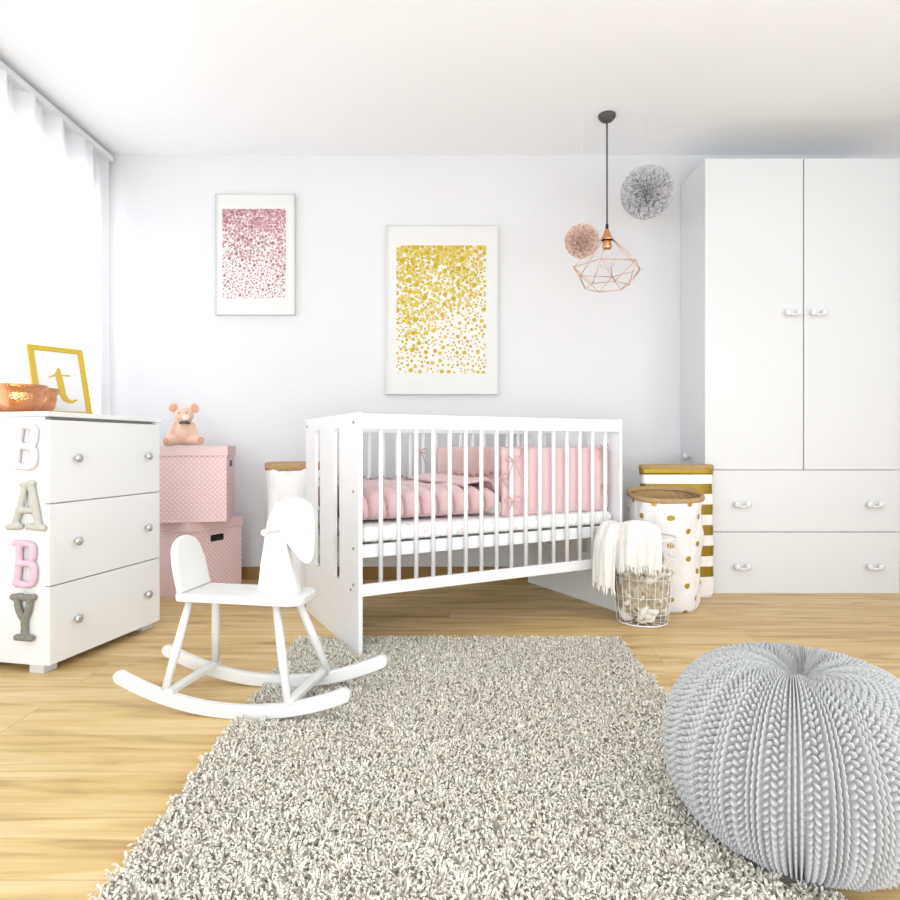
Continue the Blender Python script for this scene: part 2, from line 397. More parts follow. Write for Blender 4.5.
# ------------------------------------------------------------------ wardrobe
D = 3.35; k = D/620
wx0, wx1 = (705-450)*k, (900-450)*k; H = .8+(445-158)*k
def zz(v): return .8-(v-445)*k
def xx(u): return (u-450)*k-wx0
t = thing('wardrobe', 'tall white two-door wardrobe with two wide drawers, right of the crib', 'wardrobe', (wx0, D, 0))
W = wx1-wx0; Dp = YB-D-.003
z0 = .035
bm = B(0, .018, .018, Dp, z0, H); box(bm, W-.018, W, .018, Dp, z0, H); box(bm, .018, W-.018, .018, Dp, H-.02, H); box(bm, .018, W-.018, .018, Dp, z0, z0+.02)
box(bm, .018, W-.018, Dp-.006, Dp, z0+.02, H-.02); box(bm, .018, W-.018, .022, Dp-.006, zz(470)-.008, zz(470)+.008)
box(bm, .018, W-.018, .022, Dp-.006, zz(532)-.008, zz(532)+.008)
obj('carcass', bm, 'white_lacquer', t, bevel=.001)
bm = lathe(bmesh.new(), [(.008, 0), (.008, .018), (.020, .024), (.025, .034), (.018, .044), (0, .047)], 24)
bmesh.ops.transform(bm, matrix=Matrix.Translation((0, .20, zz(457)-.0)) @ Matrix.Rotation(-PI/2, 4, 'Y'), verts=bm.verts)
obj('side_knob', bm, 'foot_grey', t, smooth=True)
def bone(name, parent, cx, cz, y=-.0):
    bm = bmesh.new()
    for s in (-1, 1):
        sph(bm, (cx+s*.030, y-.024, cz+.004), (.017, .012, .019), sub=2)
    tube(bm, [(cx-.03, y-.024, cz-.002), (cx, y-.026, cz-.009), (cx+.03, y-.024, cz-.002)], .0075, 8)
    for s in (-1, 1): tube(bm, [(cx+s*.03, y, cz), (cx+s*.03, y-.024, cz)], .005, 8)
    obj(name, bm, 'handle_white', parent, smooth=True)
g = .0022
xm = xx(803.7)
for x0, x1, hx in ((0, xm-g, 792), (xm+g, W, 817)):
    d = obj('door', B(x0+.001, x1-.001, 0, .017, zz(470)+g, H-.002), 'white_lacquer', t, bevel=.0015)
    bone('handle', d, xx(hx), zz(314))
for v0, v1, vh in ((470, 532, 505), (532, 594, 567)):
    d = obj('drawer', B(.001, W-.001, 0, .017, zz(v1)+g, zz(v0)-g), 'white_lacquer', t, bevel=.0015)
    for hx in (741, 873): bone('handle', d, xx(hx), zz(vh))
for x in (.05, W-.12):
    for y in (.02, Dp-.09): obj('foot', B(x, x+.07, y, y+.07, 0, z0), 'foot_grey', t, bevel=.003)

# ------------------------------------------------------------------ chest of drawers
cA = Vector((-1.392, 2.155, 0)); fdir = Vector((.208, .978, 0)); sdir = Vector((-.978, .208, 0))
FW, DW = .575, .46
rz = math.atan2(fdir.y, fdir.x)           # local +x runs along the drawer fronts, local +y into the chest
t = thing('chest_of_drawers', 'white three-drawer chest with silver knobs at the left edge', 'dresser', cA, rz)
zt, zs, zb = .917, .899, .03
bm = B(0, FW, .02, DW, zb, zs)
obj('carcass', bm, 'warm_white', t, bevel=.0015)
obj('top', B(-.012, FW+.012, -.006, DW+.006, zs+.0005, zt), 'warm_white', t, bevel=.002)
obj('gap_shade_strip', B(.004, FW-.05, .0, .019, zs-.008, zs), 'gap_dark', t)  # dark-coloured strip painting the shade in the gap below the top
zl = (zs-.009, .60, .305, zb)
zl = (zs-.009, .8-(504-445)/620*2.155, .8-(587-445)/620*2.155, zb)
def knob_bm(x, z, y=0, r=.0165):
    bm = bmesh.new(); prof = [(.006, 0), (.006, .010), (r*.75, .014), (r, .019), (r*.95, .025), (r*.5, .029), (0, .030)]
    lathe(bm, prof, 20); bmesh.ops.transform(bm, matrix=Matrix.Translation((x, y, z)) @ Matrix.Rotation(PI/2, 4, 'X'), verts=bm.verts); return bm
for i in range(3):
    d = obj('drawer', B(0, FW, 0, .0195, zl[i+1]+.002, zl[i]-.002), 'warm_white', t, bevel=.0015)
    zc = (zl[i]+zl[i+1])/2+(.01 if i == 0 else .0)
    for x in (.108, FW-.092): obj('knob', knob_bm(x, zc), 'chrome', d, smooth=True)
for x in (.005, FW-.07):
    for y in (.03, DW-.08): obj('foot', B(x, x+.06, y, y+.06, 0, zb), 'foot_grey', t, bevel=.003)

# knitted letters strung on the chest's side
side_n = Vector((-.208, -.978, 0))
def spt(s, z, out=.0): return cA+sdir*s+side_n*out+Vector((0, 0, z))
gx = bpy.data.objects.new('letter_garland', None); COL.objects.link(gx); gx.location = spt(.09, .899, .012)
tag(gx, 'string of knitted letters reading BABY, hanging on the chest side', 'letter garland')
gx.rotation_euler.z = math.atan2(.208, -.978)+PI     # local +x to the right in the photo, -y towards the viewer
def lz(v, d=2.17): return .8-(v-445)/620*d-.899
kk = 2.17/620
def lx(u): return (u-26)*kk*1.12
R0 = .0118
strokes = {
 'first_b': ([[(19, 426), (34, 427), (37, 433), (35, 443), (31, 447), (21, 445)], [(22, 426), (19, 447), (17, 467)], [(20, 446), (31, 447), (36, 452), (35, 464), (30, 467), (16, 466)]], 'knit_white'),
 'letter_a': ([[(27, 484), (22, 505), (15, 526)], [(32, 483), (37, 505), (41, 526)], [(20, 510), (38, 510)], [(9, 527), (21, 526)], [(31, 526), (45, 527)], [(24, 484), (34, 483)]], 'knit_grey'),
 'second_b': ([[(16, 543), (32, 544), (35, 550), (34, 558), (30, 563), (20, 562)], [(21, 544), (20, 565), (18, 584)], [(20, 563), (32, 563), (36, 568), (35, 580), (30, 584), (17, 583)]], 'knit_pink'),
 'letter_y': ([[(18, 597), (20, 609), (26, 620)], [(32, 597), (30, 609), (26, 620)], [(26, 618), (26, 636)], [(18, 637), (33, 637)], [(14, 597), (23, 596)], [(27, 597), (35, 596)]], 'knit_dark'),
}
for nm, (ss, mt) in strokes.items():
    bm = bmesh.new()
    for st in ss:
        pts = [(lx(u), -.001, lz(v)) for u, v in st]
        if len(pts) > 2: pts = [p for p in bez(pts, 5, False)]
        n = len(pts); tube(bm, pts, [R0]*n, 10)
        for p in (pts[0], pts[-1]): sph(bm, p, R0*1.02, sub=2)
    o = obj('knitted_letter', bm, mt, gx, smooth=True)
    md = o.modifiers.new('r', 'REMESH'); md.mode = 'VOXEL'; md.voxel_size = .0032; md.use_smooth_shade = True
    tx = bpy.data.textures.new(nm, 'CLOUDS'); tx.noise_scale = .006
    dm_ = o.modifiers.new('d', 'DISPLACE'); dm_.texture = tx; dm_.strength = .004; dm_.mid_level = .5
bm = tube(bmesh.new(), [(0, .010, .012), (lx(29), -.001, lz(412)), (lx(28), .0, lz(440)), (lx(27), .0, lz(500)), (lx(26), 0, lz(560)), (lx(26), 0, lz(600))], .0011, 5)
obj('string', bm, 'thread', gx)

# ------------------------------------------------------------------ on the chest: copper bowls, letter frame
def bowl(label, x, y, R, Hh):
    t = thing('copper_bowl', label, 'bowl', (x, y, zt), 0, 'hammered copper bowls on the chest')
    prof = [(0, .001), (R*.42, 0), (R*.62, .008), (R*.80, Hh*.30), (R*.88, Hh*.62), (R*.86, Hh*.76), (R*.98, Hh*.84), (R, Hh*.97), (R*1.01, Hh),
            (R*.97, Hh), (R*.94, Hh*.86), (R*.83, Hh*.76), (R*.84, Hh*.6), (R*.76, Hh*.3), (R*.55, .014), (0, .008)]
    obj('bowl_body', lathe(bmesh.new(), prof, 64), 'hammered_copper', t, smooth=True)
    obj('rim', ring(bmesh.new(), (0, 0, Hh), R*.99, R*.99, .0022, 48, 6), 'copper', t, smooth=True)
bowl('hammered copper bowl, frontmost of three on the white chest', -1.553, 2.243, .083, .098)
bowl('hammered copper bowl, nearest to the letter frame', -1.600, 2.405, .073, .100)
bowl('hammered copper bowl cut off by the photo edge', -1.722, 2.37, .055, .098)
bl, brt = Vector((-1.662, 2.49, zt)), Vector((-1.534, 2.66, zt))
wd = (brt-bl); FWd = wd.length; fx = wd.normalized(); nrm = Vector((fx.y, -fx.x, 0))
up = (Vector((0, 0, .300))-nrm*.105).normalized(); FH = .315
Mf = Matrix.Identity(4)
for i, v in enumerate((fx, up.cross(fx).normalized(), up)):
    for j in range(3): Mf[j][i] = v[j]
t = thing('framed_letter', 'gold frame with a letter t on white, on the chest', 'picture frame', bl)
def MB(*a): return B(*a, M=Mf)
fb = .022
bm = MB(0, FWd, -.008, .008, 0, fb)
for a in ((0, FWd, -.008, .008, FH-fb, FH), (0, fb, -.008, .008, fb, FH-fb), (FWd-fb, FWd, -.008, .008, fb, FH-fb)): box(bm, *a, M=Mf)
obj('frame', bm, 'gold_frame', t, bevel=.001)
obj('backing', MB(fb, FWd-fb, -.002, .006, fb, FH-fb), 'paper', t)
obj('easel_leg', tube(bmesh.new(), [Mf @ Vector((FWd*.55, .012, FH*.6)), Vector((FWd*.5*fx.x, FWd*.5*fx.y, 0))-nrm*.115+Vector((0, 0, .004))], .004, 6), 'gap_dark', t)
# letter t outline
tp = [(.49, .77), (.52, .77), (.545, .665), (.70, .67), (.70, .645), (.55, .64), (.57, .34), (.60, .27), (.66, .245), (.75, .27), (.76, .255), (.68, .205), (.58, .20), (.49, .24), (.455, .32), (.43, .63), (.30, .60), (.30, .615), (.42, .67)]
bm = prism(bmesh.new(), [(x*FWd, fb+(z-.06)*(FH-2*fb)*1.02) for x, z in tp], -.0035, -.0018, M=Mf)
obj('letter', bm, 'gold_letter', t)
# ------------------------------------------------------------------ storage boxes
def storage_box(label, org, ang, w, d, h, slots):
    t = thing('storage_box', label, 'box', org, ang, 'pink dotted storage boxes')
    lh = .052; g = .006
    obj('body', B(g, w-g, g, d-g, 0, h-.006), 'box_dots', t, bevel=.002)
    bm = B(0, w, 0, d, h-.004, h)
    for a in ((0, w, 0, .003), (0, w, d-.003, d), (0, .003, .003, d-.003), (w-.003, w, .003, d-.003)): box(bm, *a, h-lh, h-.004)
    obj('lid', bm, 'box_lid', t, bevel=.0015)
    for s in slots:
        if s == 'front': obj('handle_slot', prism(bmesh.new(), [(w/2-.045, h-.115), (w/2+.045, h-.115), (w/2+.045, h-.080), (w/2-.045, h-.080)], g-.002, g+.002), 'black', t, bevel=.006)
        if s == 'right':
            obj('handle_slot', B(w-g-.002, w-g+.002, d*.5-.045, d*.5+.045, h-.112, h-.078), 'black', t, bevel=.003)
    return t
a1 = math.atan2(.90, .44)
storage_box('larger pink dotted storage box standing on the floor under another', (-1.329, 3.17, 0), a1, .368, .345, .400, ['front'])
a2 = math.radians(11.5)
FRp = Vector((-1.157, 3.225, 0)); wt = .40
storage_box('pink dotted storage box stacked on top, under the plush pig', (FRp.x-wt*math.cos(a2), FRp.y-wt*math.sin(a2), .4005), a2, wt, .31, .395, ['right'])

# ------------------------------------------------------------------ plush pig
pz = .796
t = thing('plush_pig', 'sitting peach plush pig with a dark bow, on the stacked pink boxes', 'soft toy', (-1.405, 3.27, pz), math.radians(14))
t.scale = (1.07, 1.07, 1.07)
bm = bmesh.new()
sph(bm, (0, 0, .062), (.050, .045, .062))
sph(bm, (.004, -.008, .150), (.045, .042, .040))
sph(bm, (.018, -.040, .138), (.025, .024, .020))         # snout base
for s in (-1, 1):
    for q in range(7):
        f = q/6; sph(bm, (s*(.040+.022*f), -.012-.022*f, .100-.055*f), .018-.003*f, sub=2)
for s, e in ((-1, (-.060, -.085, .020)), (1, (.085, -.070, .026))):
    for q in range(7):
        f = q/6; sph(bm, (s*.028*(1-f)+e[0]*f, -.015*(1-f)+e[1]*f, .026*(1-f)+e[2]*f), .025-.003*f, sub=2)
o = obj('body', bm, 'plush', t, smooth=True)
md = o.modifiers.new('r', 'REMESH'); md.mode = 'VOXEL'; md.voxel_size = .005; md.use_smooth_shade = True
sm = o.modifiers.new('s', 'SMOOTH'); sm.iterations = 4
obj('snout', sph(bmesh.new(), (.022, -.061, .136), (.017, .009, .013), sub=3), 'plush_light', t, smooth=True)
for s, c in ((-1, (-.046, -.006, .188)), (1, (.052, -.006, .186))):
    obj('ear', sph(bmesh.new(), c, (.022, .008, .026), Matrix.Rotation(-s*.5, 4, 'Y'), 3), 'plush', t, smooth=True)
    obj('inner_ear', sph(bmesh.new(), (c[0], c[1]-.005, c[2]-.001), (.016, .005, .020), Matrix.Rotation(-s*.5, 4, 'Y'), 3), 'plush_ear', t, smooth=True)
    obj('eye', sph(bmesh.new(), (.004+s*.017, -.047, .160), .0035, sub=2), 'bow_grey', t, smooth=True)
    obj('foot_pad', sph(bmesh.new(), ((-.062, -.107, .022) if s < 0 else (.092, -.091, .028)), (.015, .004, .015), Matrix.Rotation(s*.5, 4, 'Z'), 3), 'plush_ear', t, smooth=True)
bm = bmesh.new()
for s in (-1, 1): sph(bm, (.012+s*.013, -.048, .112), (.014, .006, .008), Matrix.Rotation(s*.2, 4, 'Y'), 2)
sph(bm, (.012, -.050, .112), .006, sub=2)
obj('bow', bm, 'bow_grey', t, smooth=True)

# ------------------------------------------------------------------ crib
A0 = Vector((-.346, 2.345, 0)); CL, CW, CH = 1.325, .755, .924
ca = math.atan2(.469, .883)
crib = thing('crib', 'white wooden baby crib with slatted sides and solid slotted ends', 'crib', A0, ca)
def end_panel(x0):
    bm = bmesh.new(); th = .016
    slots = [(.232, .312), (.515, .598)]
    s0, s1 = .246, .868
    ys = [0]+[v for s in slots for v in s]+[CW]
    for i in range(0, len(ys), 2): box(bm, x0, x0+th, ys[i], ys[i+1], s0, s1)
    box(bm, x0, x0+th, 0, CW, 0, s0); box(bm, x0, x0+th, 0, CW, s1, CH)
    bmesh.ops.remove_doubles(bm, verts=bm.verts, dist=1e-5)
    # drop the internal double faces so the board reads as one piece
    seen = {}
    for f in list(bm.faces):
        key = tuple(round(c, 4) for c in f.calc_center_median())
        if key in seen: 
            bm.faces.remove(f); 
            if seen[key].is_valid: bm.faces.remove(seen[key])
        else: seen[key] = f
    return obj('end_panel', bm, 'crib_white', crib)
ep = end_panel(0); ep2 = end_panel(CL-.016)
for e, xs in ((ep, -.001), (ep2, CL+.001)):
    for y, z in ((.055, .888), (CW-.03, .888), (.055, .40), (.055, .26), (.085, .235), (.055, .62)):
        bm = lathe(bmesh.new(), [(0, 0), (.0055, 0), (.0055, .003), (0, .0035)], 12)
        bmesh.ops.transform(bm, matrix=Matrix.Translation((xs, y, z)) @ Matrix.Rotation(-PI/2 if xs < 0 else PI/2, 4, 'Y'), verts=bm.verts)
        obj('screw', bm, 'screw', e)
for y0 in (.004, CW-.024):
    obj('top_rail', B(.0165, CL-.0165, y0, y0+.02, .862, CH-.004), 'crib_white', crib, bevel=.003)
    obj('bottom_rail', B(.0165, CL-.0165, y0, y0+.02, .222, .268), 'crib_white', crib, bevel=.003)
    nb = 16
    for i in range(nb):
        x = .02+(CL-.04)*(i+1)/(nb+1)
        obj('slat', tube(bmesh.new(), [(x, y0+.01, .266), (x, y0+.01, .864)], .0088, 12), 'crib_white', crib, smooth=True)
bm = bmesh.new()
for y0 in (.028, CW-.048): box(bm, .021, CL-.021, y0, y0+.02, .365, .415)
for i in range(14):
    x = .05+i*.088; box(bm, x, x+.05, .049, CW-.049, .395, .407)
obj('bed_base', bm, 'crib_white', crib, bevel=.0015)
# mattress with printed sheet
mt = thing('crib_mattress', 'crib mattress in a white sheet with pale green and pink print', 'mattress', A0, ca)
def matt(u, v):
    # v along the crib, u around the section: soft tucks where the sheet is pulled round the pad
    x = .024+(CL-.048)*v; a = 2*PI*u; hw, hh = (CW-.064)/2, .0365
    c, s_ = math.cos(a), math.sin(a); e_ = min(1, v/.012, (1-v)/.012)**.5*.06+.94
    Y = hw*e_*math.copysign(abs(c)**.16, c); Z = hh*(min(1, v/.012, (1-v)/.012)**.5*.9+.1)*math.copysign(abs(s_)**.5, s_)
    fr_ = max(0, -c)**.6; sc = abs(math.sin((x+.004)/.0758*PI))
    Y += .012*fr_*(1-sc**.5)
    return Vector((x, CW/2+Y, .452+Z))
o = obj('printed_sheet', gridmesh(matt, 72, 300, closeu=True), 'sheet_print', mt, smooth=True)
md_ = o.data; b_m = bmesh.new(); b_m.from_mesh(md_); b_m.verts.ensure_lookup_table()
b_m.faces.new([b_m.verts[i] for i in range(72)]); b_m.faces.new([b_m.verts[299*72+i] for i in range(72)]); bmesh.ops.recalc_face_normals(b_m, faces=b_m.faces); b_m.to_mesh(md_); b_m.free()
# duvet: puffy closed blanket, folds rolled along the front edge
def duvet(u, v):
    # u: around the cross-section (closed), v: along the crib
    x = .03+v*.645
    endf = min(1, (1-v)/.10)**.5 if v > .90 else min(1, v/.02)**.5 if v < .02 else 1
    endf = max(endf, .12)
    a = u*2*PI
    hw, hh = (CW-.085)/2, .066
    ca_, sa_ = math.cos(a), math.sin(a)
    p = .42; Y = 0
    Y = hw*math.copysign(abs(ca_)**p, ca_); Z = hh*math.copysign(abs(sa_)**.62, sa_)*endf
    front = max(0, -ca_)**.5
    scal = abs(math.sin((x+.012*math.sin(Y*0+sa_*1.3))/.0758*PI+.25))
    Y -= 0; Y = Y*(1-.012*front) + front*.050*(1-scal**.42)
    Z += .022*front*(scal-.6)*(1 if sa_ > 0 else .1)
    if sa_ > 0:
        Z += (.012*nz3((x*9, Y*6, 1))+.006*nz3((x*24, Y*20, 3)))*sa_*endf
        Z += .010*math.sin(x*22+Y*9)*sa_*(1-front)*endf
    return Vector((x, CW/2+Y, .491+hh+Z))
t = thing('duvet', 'puffy dusty pink blanket folded over the foot half of the mattress', 'blanket', A0, ca)
bm = gridmesh(duvet, 150, 260, closeu=True)
bm.verts.ensure_lookup_table()
bm.faces.new([bm.verts[i] for i in range(150)]); bm.faces.new([bm.verts[259*150+i] for i in range(150)])
obj('quilt', bm, 'sheet_pink', t, smooth=True)
bm = gridmesh(lambda u, v: Vector((.035+.5*u, CW-.045-.05*v+.006*math.sin(u*70), .634+.006*math.sin(u*95+v*2)*v+.006*math.sin(u*31))), 140, 5)
solid(obj('ruffle', bm, 'ruffle_mauve', t, smooth=True), .003)
# turned-back edge of the blanket sloping up towards the bumper
def fold(u, v):
    x = .50+.20*u; y = .09+.58*v
    return Vector((x, y, .628+.018*math.sin(u*PI)+.008*math.sin(v*34)*u+.006*nz3((x*20, y*12, 5))-(.11*max(0, u-.75)*3)))
solid(obj('turned_edge', gridmesh(fold, 40, 90), 'sheet_pink', t, smooth=True), .012)
# bumper, U-shaped around the head half
t = thing('crib_bumper', 'padded dusty pink bumper tied round the head half of the crib', 'crib bumper', A0, ca)
y0, y1, xe = .048, CW-.048, CL-.043
path = [(.672, y0), (xe-.03, y0), (xe-.008, y0+.008), (xe, y0+.03), (xe, y1-.03), (xe-.008, y1-.008), (xe-.03, y1), (.690, y1)]
P = [Vector((a, b_, 0)) for a, b_ in path]; dense = []
for a, b_ in zip(P, P[1:]):
    n = max(2, int((b_-a).length/.012)); dense += [a.lerp(b_, i/n) for i in range(n)]
dense.append(P[-1]); nd = len(dense); LN = [0]
for a, b_ in zip(dense, dense[1:]): LN.append(LN[-1]+(b_-a).length)
bm = bmesh.new(); rows = []
nseg = 22
for i, p in enumerate(dense):
    d = (dense[min(i+1, nd-1)]-dense[max(i-1, 0)]).normalized(); nn = Vector((-d.y, d.x, 0))
    puff = .005+.0085*abs(math.sin((LN[i]+.02)/.0765*PI))**.5
    if i in (0, nd-1): puff = .004
    row = []
    for k_ in range(nseg):
        a = 2*PI*k_/nseg; cz, sz = math.cos(a), math.sin(a)
        row.append(bm.verts.new(p+nn*(puff*math.copysign(abs(cz)**.8, cz))+Vector((0, 0, .640+.150*math.copysign(abs(sz)**.45, sz)+.003*nz3((LN[i]*14, 0, 2)))))) 
    rows.append(row)
for a, b_ in zip(rows, rows[1:]):
    for k_ in range(nseg): bm.faces.new((a[k_], a[(k_+1) % nseg], b_[(k_+1) % nseg], b_[k_]))
bm.faces.new(rows[0]); bm.faces.new(rows[-1][::-1])
obj('padding', bm, 'bumper_pink', t, smooth=True)
def bow(x, y, z, s=1.0, ty=1):
    bm = bmesh.new(); r_ = random.Random(int(x*1000+z*100))
    for sx in (-1, 1):
        pts = [(x, y, z), (x+sx*.018*s, y-.004, z+.014*s), (x+sx*.032*s, y-.005, z+.004*s), (x+sx*.018*s, y-.004, z-.006*s), (x, y, z)]
        tube(bm, bez(pts, 5, False), .0028, 5)
        ex = sx*(.012+.02*r_.random()); tube(bm, bez([(x, y, z), (x+ex*.5, y-.006, z-.018*s), (x+ex*s, y-.004, z-(.038+.02*r_.random())*s)], 5, False), .0024, 5)
    sph(bm, (x, y-.001, z), .0055, sub=2)
    obj('tie_bow', bm, 'bow_pink', t, smooth=True)
bow(.695, -.004, .735, 1.25); bow(.695, -.004, .560, 1.35); bow(.78, .030, .79, .9); bow(1.23, .0305, .785, 1.2); bow(1.245, .0305, .60, .8)
bow(.60, CW-.030, .765, 1.2); bow(.66, .035, .66, 1.2)
bm = gridmesh(lambda u, v: Vector((.69+.56*u, CW-.062-.010*v, .655+.010*math.sin(u*80)*v-.018*v+.006*math.sin(u*13))), 160, 4)
solid(obj('ruffle', bm, 'bow_pink', t, smooth=True), .0025)

# ------------------------------------------------------------------ rocking horse
HC = Vector((-.615, 1.94, 0)); ha = math.atan2(-.185, .983)
horse = thing('rocking_horse', 'small white wooden rocking horse with seat, backrest and curved rockers', 'rocking horse', HC, ha)
def rocker(y, a0, a1):
    # arc touching the floor at x=-.01
    xc = -.01; Rr = .93; pts = []; hw = .012; th = .040
    up_, lo = [], []
    nseg = 40
    outl = []
    for i in range(nseg+1):
        x = a0+(a1-a0)*i/nseg; ang = math.asin((x-xc)/Rr)
        lo.append((x, Rr-Rr*math.cos(ang))); up_.append((xc+(Rr-th)*math.sin(ang), Rr-(Rr-th)*math.cos(ang)))
    # round ends
    def endcap(p, q, sgn):
        c = ((p[0]+q[0])/2, (p[1]+q[1])/2); r = th/2; base = math.atan2(p[1]-c[1], p[0]-c[0])
        return [(c[0]+r*math.cos(base+sgn*PI*k_/8), c[1]+r*math.sin(base+sgn*PI*k_/8)) for k_ in range(1, 8)]
    outl = lo+endcap(lo[-1], up_[-1], 1)+up_[::-1]+endcap(up_[0], lo[0], 1)
    return obj('rocker', prism(bmesh.new(), outl, y-hw, y+hw), 'horse_white', horse, bevel=.004)
rocker(-.125, -.378, .352); rocker(.115, -.385, .390)
def rk(x): return .93-math.sqrt(.93**2-(x+.01)**2)
for tx, ty, bx, by in ((-.185, -.050, -.222, -.125), (-.160, .050, -.200, .115), (.100, -.050, .175, -.125), (.118, .050, .205, .115)):
    zb_ = rk(bx)+.030
    obj('leg', tube(bmesh.new(), [(tx, ty, .325), (tx*.5+bx*.5, ty*.5+by*.5, (.325+zb_)/2), (bx, by, zb_)], [.0115, .0135, .0120], 14), 'horse_white', horse, smooth=True)
for x in (-.200, .185):
    z_ = rk(x)+.040
    obj('stretcher', B(x-.014, x+.014, -.140, .130, z_-.004, z_+.014), 'horse_white', horse, bevel=.004)
# seat, rounded rectangle
def rrect(x0, x1, y0, y1, r, n=8):
    out = []
    for cx, cy, a0 in ((x1-r[0], y1-r[0], 0), (x0+r[1], y1-r[1], PI/2), (x0+r[1], y0+r[1], PI), (x1-r[0], y0+r[0], 1.5*PI)):
        rr = r[0] if cx > (x0+x1)/2 else r[1]
        out += [(cx+rr*math.cos(a0+PI/2*i/n), cy+rr*math.sin(a0+PI/2*i/n)) for i in range(n+1)]
    return out
bm = prism(bmesh.new(), rrect(-.222, .190, -.085, .080, (.05, .02)), -.345, -.320)
bmesh.ops.transform(bm, matrix=Matrix(((1, 0, 0, 0), (0, 0, 1, 0), (0, -1, 0, 0), (0, 0, 0, 1))), verts=bm.verts)
obj('seat', bm, 'horse_white', horse, bevel=.005)
# backrest: rounded plate leaning back
bm = bmesh.new()
oy = [(-.080, 0), (-.078, .09)]+[(-.072*math.cos(a), .105+.066*math.sin(a)) for a in [PI*i/14 for i in range(15)]]+[(.078, .09), (.078, 0)]
prism(bm, oy, -.011, .011)
Mb = Matrix.Translation((-.203, 0, .3445)) @ Matrix.Rotation(-.24, 4, 'Y') @ Matrix.Rotation(PI/2, 4, 'Z')
bmesh.ops.transform(bm, matrix=Mb, verts=bm.verts)
obj('backrest', bm, 'horse_white', horse, bevel=.005)
# head and neck plate
hp = [(.020, .345), (.030, .43), (.045, .52), (.055, .570), (.080, .613), (.120, .636), (.165, .634), (.198, .605), (.208, .565), (.207, .50), (.202, .455), (.185, .437), (.163, .447), (.140, .473), (.115, .500), (.125, .455), (.142, .395), (.155, .345)]
hp2 = [hp[0]]+[(p.x, p.y) for p in bez([(a, b_) for a, b_ in hp[1:15]], 5, False)]+hp[15:]
obj('head', prism(bmesh.new(), hp2, -.013, .011), 'horse_white', horse, bevel=.005)
obj('handle', tube(bmesh.new(), [(.088, -.105, .542), (.088, .105, .542)], .0095, 14), 'horse_white', horse, bevel=.002)

# ------------------------------------------------------------------ rug
RX0, RX1, RY0, RY1 = -.610, .680, .80, 2.52
rug = tag(obj('shag_rug', B(RX0, RX1, RY0, RY1, .0005, .006), 'rug_back'), 'rectangular light grey shaggy rug on the oak floor', 'rug')
def make_pile():
    sp = .0056
    nx_, ny_ = int((RX1-RX0)/sp), int((RY1-RY0)/sp)
    gx_, gy_ = np.meshgrid(np.linspace(RX0, RX1, nx_), np.linspace(RY0, RY1, ny_))
    x = gx_.ravel()+rng.uniform(-sp, sp, gx_.size); y = gy_.ravel()+rng.uniform(-sp, sp, gx_.size)
    n = x.size
    # clumps lean together
    f = np.array([(noise.noise(Vector((a*24, b_*24, 0))), noise.noise(Vector((a*24, b_*24, 9))), noise.noise(Vector((a*60, b_*60, 4)))) for a, b_ in zip(x, y)])
    th = f[:, 0]*7+rng.normal(0, .9, n)
    lean = .006+.010*np.abs(f[:, 1]*2)+rng.uniform(0, .006, n)
    hgt = .017+.012*f[:, 2]+rng.uniform(-.003, .004, n); hgt = np.clip(hgt, .008, .032)
    cx_, cy_ = math.cos(ca), math.sin(ca)
    lx_ = (x-A0.x)*cx_+(y-A0.y)*cy_; ly_ = -(x-A0.x)*cy_+(y-A0.y)*cx_
    under = (lx_ > -.03) & (lx_ < .035) & (ly_ > -.05)
    hx_, hy_ = math.cos(ha), math.sin(ha)
    qx = (x-HC.x)*hx_+(y-HC.y)*hy_; qy = -(x-HC.x)*hy_+(y-HC.y)*hx_
    for yr in (-.125, .115): under |= (abs(qy-yr+.008) < .028) & (abs(qx) < .24)
    under |= np.hypot(x-.72, y-1.28) < .20
    hgt = np.where(under, .002, hgt)
    dx, dy = np.cos(th), np.sin(th); ph = rng.uniform(0, 2*PI, n); wv = .0019+rng.uniform(0, .0008, n)
    wx, wy = np.cos(ph)*wv, np.sin(ph)*wv
    lv = [(0, .1), (.25, .65), (.65, 1.0), (1.05, .86)]
    V = np.zeros((n, 8, 3))
    for k_, (l_, h_) in enumerate(lv):
        cx, cy, cz = x+dx*lean*l_, y+dy*lean*l_, .004+hgt*h_
        V[:, 2*k_] = np.stack([cx-wx, cy-wy, cz], 1); V[:, 2*k_+1] = np.stack([cx+wx, cy+wy, cz], 1)
    base = (np.arange(n)*8)[:, None, None]
    q = np.array([[0, 1, 3, 2], [2, 3, 5, 4], [4, 5, 7, 6]])[None]
    F = (base+q).reshape(-1, 4)
    me = bpy.data.meshes.new('pile'); me.vertices.add(n*8); me.vertices.foreach_set('co', V.ravel())
    me.loops.add(F.size); me.loops.foreach_set('vertex_index', F.ravel().astype(np.int32))
    me.polygons.add(len(F)); me.polygons.foreach_set('loop_start', np.arange(0, F.size, 4, dtype=np.int32))
    me.polygons.foreach_set('use_smooth', [True]*len(F))
    me.update(calc_edges=True); me.validate(); me.materials.append(MATS['rug_yarn'])
    o = bpy.data.objects.new('pile', me); COL.objects.link(o); o.parent = rug; o['kind'] = 'stuff'
make_pile()

